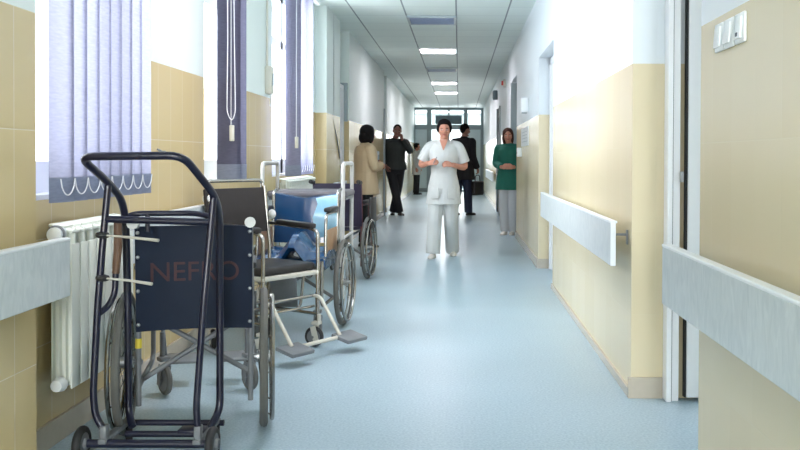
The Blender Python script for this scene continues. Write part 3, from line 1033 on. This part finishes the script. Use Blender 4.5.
# slack seat sling pushed up into a fold
m = MB()
rows = []
for i in range(13):
    u = i / 12
    x = -.235 + .47 * u
    top = .50 + .11 * math.exp(-((u - .45) / .2) ** 2) + .02 * math.sin(u * 17)
    rows.append([V((x, .02, top - .02)), V((x, .10, top + .03)), V((x, .26, top + .035)), V((x, .40, top - .01)), V((x, .435, top - .05)), V((x, .40, top - .075)), V((x, .1, top - .06))])
m.rings(rows)
m.build('seat_fold', M['blue_vinyl'], D)
m = MB()
m.box((.0, .53, .30), (.17, .02, .19), rot=Matrix.Rotation(R(-11), 3, 'X'), bev=.008)
m.build('raised_footplate', M['dull_grey'], D)
m = MB().tube(fillet([(-.11, .44, .46), (-.11, .56, .20), (.11, .56, .20), (.11, .44, .46)], .05), .009, 8)
m.build('footplate_hoop', M['chrome'], D)
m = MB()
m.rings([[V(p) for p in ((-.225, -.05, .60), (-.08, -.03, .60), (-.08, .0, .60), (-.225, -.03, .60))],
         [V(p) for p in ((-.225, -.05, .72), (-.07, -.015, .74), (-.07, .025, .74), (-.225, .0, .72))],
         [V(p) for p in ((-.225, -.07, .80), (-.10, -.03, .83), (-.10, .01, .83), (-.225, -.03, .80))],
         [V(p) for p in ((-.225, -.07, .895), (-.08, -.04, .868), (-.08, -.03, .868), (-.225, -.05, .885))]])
m.build('back_sheen', M['vinyl_sheen'], D)  # added pale piece, stands in for the reflection on the blue back

# purple one, furthest
E = wheelchair('furthest wheelchair, dark purple back and maroon side tubes, beside the tan coat', (-1.14, 8.3, 0), R(-5), M['purple_vinyl'], M['purple_vinyl'], M['maroon'],
               back_z=(.5, .905), grips=False, footrest=True, arm=.72)
for s_ in (-1, 1):
    MB().tube([(s_ * .225, -.10, .915), (s_ * .225, -.20, .925)], .02, 12).build('push_grip', M['black_rubber'], E)
MB().box((.30, .12, .62), (.02, .3, .30), bev=.006).build('side_bag', M['black_vinyl'], E)

# ------------------------------------------------------------------ chrome transfer chair with black seat, turned to the right
CL = V((-.855, 5.285, 0))
fdir = math.atan2(-.57, .82)
t = thing('transport_chair', 'chrome chair with black seat, black back and footplates, turned to the corridor', 'chair', CL, fdir - math.pi / 2)
# local: +y = facing direction, +x = chair's right; the front left corner is the origin
Wd, Dp = .44, .42
for (x, y) in ((0, 0), (Wd, 0)):
    post = MB().tube(fillet([(x, 0, .16), (x, 0, .70), (x, -.06, .718), (x, -Dp, .735)], .05), .0115, 10).build('front_post', M['chrome'], t)
    MB().box((x, -.19, .738), (.055, .31, .034), rot=Matrix.Rotation(R(-2.5), 3, 'X'), bev=.012).build('armrest', M['black_vinyl'], t)
    MB().tube([(x, -Dp, .14), (x, -Dp, .6), (x, -Dp - .05, .97)], .0115, 10).build('back_post', M['chrome'], t)
    MB().tube([(x, 0, .20), (x, -Dp, .20)], .010, 8).build('lower_rail', M['chrome'], t)
    castor(t, x, 0.01, .062, .2, R(20), M['black_rubber'], M['cream_paint'])
    castor(t, x, -Dp, .062, .2, R(-30), M['black_rubber'], M['cream_paint'])
MB().box((Wd / 2, -Dp / 2, .455), (Wd + .02, Dp + .02, .026), bev=.006).build('seat_frame', M['cream_paint'], t)
MB().box((Wd / 2, -Dp / 2 + .0, .492), (Wd - .01, Dp - .02, .05), bev=.02, seg=3).build('seat', M['black_vinyl'], t)
MB().box((Wd / 2 + .005, -Dp - .04, .82), (Wd + .05, .022, .28), rot=Matrix.Rotation(R(7), 3, 'X'), bev=.008).build('backrest', M['charcoal'], t)
MB().tube(fillet([(-.0, -Dp - .055, .94), (-.0, -Dp - .07, 1.005), (Wd, -Dp - .07, 1.005), (Wd, -Dp - .055, .94)], .05), .011, 10).build('push_bar', M['chrome'], t)
MB().cyl((0, -Dp, .20), (Wd, -Dp, .20), .010, 8).build('rear_rail', M['chrome'], t)
MB().cyl((0, -.01, .315), (Wd, -.01, .315), .011, 10).build('front_rail', M['chrome'], t)
MB().cyl((0, -.03, .245), (Wd, -.05, .245), .008, 8).build('front_rail', M['chrome'], t)
for x in (.03, Wd - .02):
    hg = MB().tube(fillet([(x, .0, .315), (x, .05, .312), (x - .0, .21, .10)], .04), .011, 10).build('footrest_hanger', M['cream_paint'], t)
    MB().box((x + (-.055 if x < .1 else .0), .235, .085), (.17, .14, .024), rot=Matrix.Rotation(R(-11), 3, 'X'), bev=.006).build('footplate', M['dull_grey'], hg)
MB().cyl((.03, .21, .09), (Wd - .02, .21, .09), .012, 10).build('footrest_bar', M['cream_paint'], t)
MB().ell((Wd + .005, -Dp - .06, .90), (.02, .03, .03)).build('clamp_knob', M['grip'], t)
MB().ell((-.02, -Dp + .0, .79), (.02, .03, .03)).build('clamp_knob', M['grip'], t)

# ------------------------------------------------------------------ walking frame with padded tray
W0 = V((-1.125, 6.75, 0))
t = thing('walking_frame', 'pale tubular walking frame with two tall end loops and a grey padded tray', 'walking frame', W0, R(0))
for s_, xx in ((-1, -.335), (1, .265)):
    MB().tube(fillet([(xx - .01, -.27, .09), (xx, -.27, 1.105), (xx, .27, 1.105), (xx - .01, .27, .09)], .05), .0155, 10).build('end_loop', M['white_tube'], t)
    for yy in (-.27, .27):
        MB().torus((xx - .01, yy, .045), (1, 0, 0), .033, .012, 20, 8).build('castor_wheel', M['black_rubber'], t)
        MB().box((xx - .01, yy, .075), (.035, .05, .05), bev=.006).build('castor_housing', M['dull_grey'], t)
    MB().cyl((xx, -.27, .55), (xx, .27, .55), .01, 8).build('side_rail', M['white_tube'], t)
    MB().tube([(xx - .01, -.22, .84), (xx - .06, -.22, .4)], .010, 8).build('strut', M['white_tube'], t)
MB().box((-.01, .0, .875), (.60, .50, .05), bev=.02, seg=3).build('tray_pad', M['grey_pad'], t)
MB().box((-.01, .0, .84), (.58, .44, .02), bev=.004).build('tray_base', M['dull_grey'], t)
MB().cyl((-.30, .27, .35), (.27, .27, .35), .0105, 8).build('cross_rail', M['white_tube'], t)

# ------------------------------------------------------------------ people
def lerp_levels(levels, k, grow=0.0, sx=1.0, sy=1.0):
    return [(cx * k, cy * k, z * k, (rx * sx + grow) * k, (ry * sy + grow) * k) for cx, cy, z, rx, ry in levels]

def limb(mb, pts, rad, k, grow=0.0):
    P = [V(p) * k for p in pts]
    # smooth the polyline
    S, Rr = [], []
    for i in range(len(P) - 1):
        for j in range(6):
            u = j / 6
            S.append(P[i].lerp(P[i + 1], u)); Rr.append((rad[i] * (1 - u) + rad[i + 1] * u + grow) * k)
    S.append(P[-1]); Rr.append((rad[-1] + grow) * k)
    for _ in range(3):
        S = [S[0]] + [(S[i - 1] + S[i] * 2 + S[i + 1]) / 4 for i in range(1, len(S) - 1)] + [S[-1]]
    mb.tube(S, Rr, 12)
    mb.ell(S[0], (Rr[0],) * 3, u=12, v=8)

def hand(mb, wrist, d, n, thumb, k, curl=.5):
    """d finger direction, n palm normal (fingers curl to it), thumb +1/-1 picks the thumb side"""
    d = V(d).normalized(); n = V(n); n = (n - d * n.dot(d)).normalized()
    s_ = d.cross(n).normalized() * thumb
    w_ = V(wrist) * k
    rot = Matrix((s_, n, d)).transposed()
    mb.ell(w_ + d * .045 * k, (.040 * k, .017 * k, .054 * k), rot=rot, u=14, v=10)
    for i, (off, ln) in enumerate(((.028, .064), (.0095, .074), (-.0095, .068), (-.028, .053))):
        p0 = w_ + (d * .075 + s_ * off) * k
        ang = curl * .55
        pts = [w_ + (d * .05 + s_ * off * .8) * k, p0]
        dd = d.copy()
        for f in (.45, .32, .23):
            dd = (dd * math.cos(ang) + (n * math.cos(0) - dd * n.dot(dd)).normalized() * math.sin(ang)).normalized()
            pts.append(pts[-1] + dd * ln * f * k)
            ang = curl * .7
        mb.tube(pts, [.0095 * k, .0095 * k, .0088 * k, .008 * k, .0066 * k], 8)
    tp = [w_ + (d * .02 + s_ * .022) * k, w_ + (d * .045 + s_ * .047 + n * .010) * k, w_ + (d * .075 + s_ * .056 + n * .022) * k, w_ + (d * .095 + s_ * .050 + n * .03) * k]
    mb.tube(tp, [.013 * k, .0115 * k, .010 * k, .008 * k], 8)

def head_shape(mb, mtx, k):
    """head facing -y in its own frame, centre at the origin"""
    res = bmesh.ops.create_uvsphere(mb.bm, u_segments=24, v_segments=18, radius=1.0)
    for v in res['verts']:
        x, y, z = v.co
        X, Y, Z = x * .074, y * .094, z * .113
        if z < 0:
            X *= 1 - .22 * (-z) ** 1.3
            if y > 0: Y *= 1 - .25 * (-z)
            else: Y *= 1 - .08 * (-z)
        if y < -.5 and abs(x) < .7 and z < .35: Y *= .96
        v.co = mtx @ (V((X, Y, Z)) * k)
    def E(c, r):
        mb.ell(mtx @ (V(c) * k), [q * k for q in r], rot=mtx.to_3x3(), u=10, v=8)
    mb.tube([mtx @ (V(p) * k) for p in ((0, -.086, .018), (0, -.098, -.008), (0, -.107, -.026), (0, -.094, -.036))], [.008 * k, .010 * k, .014 * k, .010 * k], 8)
    E((0, -.078, -.092), (.026, .02, .02))
    for s_ in (-1, 1):
        E((s_ * .075, .008, -.005), (.010, .02, .032))
        E((s_ * .042, -.070, -.022), (.022, .018, .018))

def person(label, loc, rz, height, P):
    """joints in a 1.7 m frame; faces local -y"""
    k = height / 1.7
    t = thing('person', label, 'person', loc, rz)
    g = P.get
    vox = g('voxel', .008)
    lean = g('lean', (0, 0))               # x, y shift at the shoulders
    def sh(z):
        u = min(max((z - .9) / .5, 0), 1.3)
        return lean[0] * u, lean[1] * u
    base = [(.78, .13, .095), (.86, .165, .112), (.94, .168, .112), (1.04, .143, .100), (1.16, .150, .105), (1.27, .168, .112), (1.35, .165, .100), (1.41, .125, .078), (1.455, .06, .055)]
    tw = g('width', 1.0)
    def torso(zmin, zmax, grow, extra=()):
        L_ = list(extra) + [(z, rx * tw, ry * tw) for z, rx, ry in base if zmin <= z <= zmax]
        return [(sh(z)[0] * k, sh(z)[1] * k, z * k, (rx + grow) * k, (ry + grow) * k) for z, rx, ry in L_]
    hc = V(g('head', (0, -.02, 1.585))) 
    hm = Matrix.Translation(hc * k) @ Euler(g('head_rot', (0, 0, 0))).to_matrix().to_4x4()
    nb = V((sh(1.44)[0], sh(1.44)[1], 1.42))
    arms = g('arms')
    legs = g('legs')
    sk = g('skin', M['skin'])
    # ---- body, one surface
    b = MB()
    b.loft(torso(.8, 1.46, -.012))
    limb(b, [nb, hc + V((0, .012, -.06))], [.056, .05], k)
    head_shape(b, hm, k)
    for a in arms:
        limb(b, a['pts'], [.046, .040, .030], k)
        hand(b, a['pts'][-1], a['d'], a['n'], a['t'], k, a.get('curl', .5))
    for l in legs:
        limb(b, l['pts'], [.082, .055, .036], k)
    b.build('body', sk, t, voxel=vox * .8, relax=2)
    # ---- face
    for s_ in (-1, 1):
        def FE(c, r, nm, mm, par=t):
            mb = MB().ell((0, 0, 0), [q * k for q in r], u=12, v=8)
            return mb.xform(hm @ Matrix.Translation(V(c) * k)).build(nm, mm, par)
        ey = FE((s_ * .031, -.083, .004), (.014, .008, .0065), 'eye', M['eye_white'])
        FE((s_ * .031, -.0895, .004), (.0065, .004, .006), 'iris', M['eye_dark'], ey)
        FE((s_ * .032, -.086, .024), (.019, .006, .0035), 'eyebrow', g('hair', M['black_hair']))
    FE((0, -.089, -.056), (.022, .008, .006), 'mouth', M['lip'])
    # ---- hair
    h = MB()
    st = g('hair_style', 'short')
    def HE(c, r):
        h.ell(hm @ (V(c) * k), [q * k for q in r], rot=hm.to_3x3(), u=20, v=14)
    if st == 'short':
        HE((0, .030, .046), (.092, .098, .094)); HE((0, -.03, .094), (.074, .056, .032)); HE((0, .05, -.01), (.07, .06, .075))
        for s_ in (-1, 1): HE((s_ * .074, -.008, .022), (.022, .042, .056))
    elif st == 'crop':
        HE((0, .018, .036), (.080, .092, .086)); HE((0, .05, -.005), (.066, .055, .07))
    elif st == 'bob':
        HE((0, .016, .036), (.098, .108, .102)); HE((0, .04, -.045), (.102, .085, .10)); HE((0, .0, .085), (.07, .08, .045))
        for s_ in (-1, 1): HE((s_ * .082, -.015, -.03), (.026, .05, .10))
    elif st == 'long':
        HE((0, .02, .036), (.088, .100, .094)); HE((0, .045, -.06), (.09, .07, .12))
        for s_ in (-1, 1): HE((s_ * .074, -.02, -.03), (.02, .045, .10))
    h.build('hair', g('hair', M['black_hair']), t, voxel=.008 * k, relax=2)
    # ---- trousers
    tr = MB()
    lw = g('leg_width', 1.0)
    hem = g('hem', .07)
    tr.loft(torso(.78, 1.0, .014))
    for l in legs:
        p = [V(q) for q in l['pts']]
        end = p[2].copy(); end.z = .055
        limb(tr, [p[0], p[1], end], [.088 * lw, .068 * lw, hem * lw], k, .008)
    tr.build('trousers', g('trousers'), t, voxel=vox, relax=2)
    # ---- shoes
    for l in legs:
        an = V(l['pts'][-1]); ft = V(l['toe']).normalized()
        lift = l.get('lift', 0)
        s_ = MB()
        rot = Matrix.Rotation(math.atan2(ft.x, -ft.y), 3, 'Z')
        for f, rx, ry, rz_ in ((-.015, .037, .05, .05), (.06, .042, .08, .048), (.125, .044, .065, .036)):
            q = (V((an.x, an.y, 0)) + ft * f) * k
            s_.ell((q.x, q.y, .012 * k), (rx * k, ry * k, rz_ * k), rot=rot)
        for v in s_.bm.verts:
            if v.co.z < 0: v.co.z = 0
        o = s_.build('shoe', g('shoes'), t, voxel=.008, relax=1)
        if lift: o.location.z = lift
    # ---- upper garment
    zt = g('top_hem', .9)
    fl = g('flare', .02)
    tp = MB()
    ext = [(zt, (.168 + fl) * tw, (.112 + fl * 1.1) * tw), ((zt + .9) / 2 if zt < .85 else zt + .01, (.168 + fl * .6) * tw, (.114 + fl * .6) * tw)]
    tp.loft(torso(max(.9, zt + .02), 1.42, .020 + g('bulk', 0), ext))
    tp.loft([(sh(1.44)[0] * k, sh(1.44)[1] * k, z * k, r * k, r * .92 * k) for z, r in ((1.38, .12), (1.43, .085), (1.462, .066))])
    for a in arms:
        q = [V(z) for z in a['pts']]
        inn = V((sh(1.38)[0] * .6 + q[0].x * .5, q[0].y, q[0].z + .015))
        sl = g('sleeve', 'long')
        if sl == 'short':
            e = q[0].lerp(q[1], .72)
            limb(tp, [inn, q[0], e], [.07, .068, .078], k, g('bulk', 0) * .6)
        else:
            limb(tp, [q[0], q[1], q[1].lerp(q[2], .93)], [.066, .056, .045], k, g('bulk', 0) * .6)
            limb(tp, [inn, q[0]], [.07, .066], k)
    top = tp.build(g('top_name', 'jacket'), g('top'), t, voxel=vox, relax=3)
    return t, k, top, hm

SA = .175
# nurse walking to the camera
n_t, nk, n_top, _ = person('woman in a white short-sleeved tunic and white trousers walking towards the camera', (-.175, 10.1, 0), R(-2), 1.585, dict(
    head=(0.005, -.035, 1.58), head_rot=(R(4), 0, R(3)), width=1.0, voxel=.007,
    arms=[dict(pts=[(-.185, .01, 1.375), (-.300, .03, 1.13), (-.175, -.20, 1.17)], d=(.75, -.55, .15), n=(.4, .5, -.3), t=1, curl=.8),
          dict(pts=[(.185, .01, 1.375), (.275, .05, 1.10), (.115, -.19, 1.15)], d=(-.85, -.4, .1), n=(-.3, .5, -.4), t=-1, curl=.8)],
    legs=[dict(pts=[(-.085, 0, .86), (-.11, -.06, .47), (-.125, -.10, .09)], toe=(-.15, -1, 0)),
          dict(pts=[(.085, 0, .86), (.09, -.02, .48), (.10, .26, .10)], toe=(.12, -1, 0))],
    hair=M['black_hair'], hair_style='short', trousers=M['white_cloth'], leg_width=1.22, hem=.066, shoes=M['shoe_white'],
    top=M['white_cloth'], top_name='tunic', top_hem=.66, flare=.040, bulk=-.004, sleeve='short'))
for s_ in (-1, 1):
    MB().box((s_ * .105 * nk, -.150 * nk, .80 * nk), (.11 * nk, .010, .13 * nk), rot=Matrix.Rotation(R(-4), 3, 'X') @ Matrix.Rotation(s_ * R(24), 3, 'Z'), bev=.003).build('pocket', M['white_cloth'], n_top)
m = MB()
m.rings([[V(p) * nk for p in ((-.052, -.070, 1.455), (.052, -.070, 1.455), (.004, -.128, 1.33), (-.004, -.128, 1.33))],
         [V(p) * nk for p in ((-.050, -.098, 1.455), (.050, -.098, 1.455), (.004, -.146, 1.33), (-.004, -.146, 1.33))]])
m.build('neckline', M['skin'], n_top)
tag(MB().tube([(-.175 - .115, 10.1 - .24, 1.085), (-.175 - .075, 10.1 - .28, 1.16)], [.005, .004], 8).build('pen', M['dull_grey']), 'small grey pen held in the right hand of the woman in white', 'pen')

# man leaning on the left wall, hand at his face
person('man in dark jacket leaning on the left wall, ankles crossed, hand at his face', (-1.28, 17.5, 0), R(14), 1.80, dict(
    head=(.03, -.045, 1.595), head_rot=(R(10), R(4), R(-8)), skin=M['skin_dark'], width=1.1, lean=(-.01, .02),
    arms=[dict(pts=[(-.20, .01, 1.37), (-.255, .05, 1.11), (-.19, -.09, .93)], d=(.3, -.3, -.9), n=(.6, .4, .2), t=1, curl=.7),
          dict(pts=[(.20, .01, 1.37), (.29, -.10, 1.18), (.10, -.155, 1.44)], d=(-.35, .05, .9), n=(-.4, .6, .1), t=-1, curl=.8)],
    legs=[dict(pts=[(-.085, 0, .86), (-.02, -.09, .47), (.075, -.09, .09)], toe=(.15, -1, 0)),
          dict(pts=[(.085, 0, .86), (.055, .02, .47), (-.03, .07, .09)], toe=(-.25, -1, 0))],
    hair_style='crop', trousers=M['black_cloth'], leg_width=1.1, hem=.058, shoes=M['shoe_black'],
    top=M['olive_cloth'], top_name='jacket', top_hem=.86, flare=.01, bulk=.014))

# man in black seen from behind, with a bag
RM = person('man in a long black coat and dark jeans turned away, carrying a black bag', (.07, 17.5, 0), R(142), 1.84, dict(
    head=(0, -.075, 1.585), head_rot=(R(10), 0, R(-14)), skin=M['skin_dark'], width=1.12, lean=(0, -.035),
    arms=[dict(pts=[(-.205, -.02, 1.36), (-.26, .03, 1.08), (-.252, -.13, .87)], d=(0, -.25, -1), n=(.9, .1, 0), t=1, curl=1.2),
          dict(pts=[(.205, -.02, 1.36), (.25, .06, 1.10), (.22, -.03, .86)], d=(0, -.1, -1), n=(-.9, .1, 0), t=-1, curl=.7)],
    legs=[dict(pts=[(-.085, 0, .86), (-.09, -.05, .47), (-.09, -.07, .09)], toe=(-.1, -1, 0)),
          dict(pts=[(.085, 0, .86), (.09, .02, .47), (.10, .13, .09)], toe=(.1, -1, 0))],
    hair_style='crop', trousers=M['denim'], leg_width=1.1, hem=.06, shoes=M['shoe_black'],
    top=M['coat_black'], top_name='coat', top_hem=.66, flare=.03, bulk=.018))
t = thing('handbag', 'black carrying bag held by the man in the long black coat', 'bag', (.37, 17.39, .41), R(142))
MB().box((0, 0, .14), (.10, .32, .28), bev=.03, seg=3).build('body', M['black_vinyl'], t)
MB().box((.052, 0, .19), (.012, .28, .14), bev=.005).build('flap', M['black_vinyl'], t)
MB().tube(fillet([(0, -.08, .27), (0, -.07, .40), (0, .07, .40), (0, .08, .27)], .05), .009, 8).build('carry_handle', M['black_vinyl'], t)
MB().box((.06, 0, .13), (.004, .03, .02)).build('clasp', M['steel'], t)

# woman in the tan coat
person('woman with a black bob in a tan coat, arms folded, standing behind the wheelchairs', (-1.20, 11.2, 0), R(112), 1.565, dict(
    head=(0, -.03, 1.575), head_rot=(R(6), 0, R(10)), width=1.12,
    arms=[dict(pts=[(-.18, -.01, 1.365), (-.235, -.06, 1.10), (-.03, -.22, 1.15)], d=(.95, -.1, .1), n=(.1, .9, 0), t=1, curl=.5),
          dict(pts=[(.18, -.01, 1.365), (.235, -.06, 1.09), (.03, -.25, 1.12)], d=(-.95, -.1, .1), n=(-.1, .9, 0), t=-1, curl=.5)],
    legs=[dict(pts=[(-.08, 0, .86), (-.08, -.01, .47), (-.08, .02, .09)], toe=(-.15, -1, 0)),
          dict(pts=[(.08, 0, .86), (.085, -.01, .47), (.085, .02, .09)], toe=(.15, -1, 0))],
    hair_style='bob', trousers=M['black_cloth'], leg_width=.95, hem=.05, shoes=M['shoe_black'],
    top=M['tan_cloth'], top_name='coat', top_hem=.74, flare=.03, bulk=.018))

# woman in green scrubs
person('woman in a green scrub top and white trousers half hidden by the right wall', (.755, 13.1, 0), R(-10), 1.60, dict(
    head=(-.02, -.035, 1.58), head_rot=(R(4), 0, R(8)), width=1.04,
    arms=[dict(pts=[(-.175, .0, 1.37), (-.225, .0, 1.13), (-.10, -.19, 1.08)], d=(.9, -.3, .05), n=(.2, .7, -.2), t=1, curl=.7),
          dict(pts=[(.175, .0, 1.37), (.225, .02, 1.12), (.09, -.18, 1.08)], d=(-.9, -.3, .05), n=(-.2, .7, -.2), t=-1, curl=.7)],
    legs=[dict(pts=[(-.08, 0, .86), (-.075, -.02, .47), (-.06, .0, .09)], toe=(-.2, -1, 0)),
          dict(pts=[(.08, 0, .86), (.06, .0, .47), (.05, .04, .09)], toe=(.05, -1, 0))],
    hair=M['brown_hair'], hair_style='long', trousers=M['grey_cloth'], leg_width=1.12, hem=.062, shoes=M['shoe_white'],
    top=M['green_cloth'], top_name='scrub_top', top_hem=.72, flare=.02, bulk=.008, sleeve='long'))

# person in a white coat far behind the leaning man
person('distant person in a white coat and dark trousers behind the leaning man', (-1.33, 27.3, 0), R(75), 1.6, dict(
    voxel=.011,
    arms=[dict(pts=[(-.18, 0, 1.37), (-.22, .02, 1.10), (-.20, -.06, .87)], d=(0, -.1, -1), n=(.9, .1, 0), t=1),
          dict(pts=[(.18, 0, 1.37), (.22, .02, 1.10), (.20, -.06, .87)], d=(0, -.1, -1), n=(-.9, .1, 0), t=-1)],
    legs=[dict(pts=[(-.085, 0, .86), (-.085, -.01, .47), (-.085, .02, .09)], toe=(-.1, -1, 0)),
          dict(pts=[(.085, 0, .86), (.085, -.01, .47), (.085, .02, .09)], toe=(.1, -1, 0))],
    hair_style='short', trousers=M['black_cloth'], shoes=M['shoe_black'], top=M['white_cloth'], top_name='coat', top_hem=.66, flare=.02))
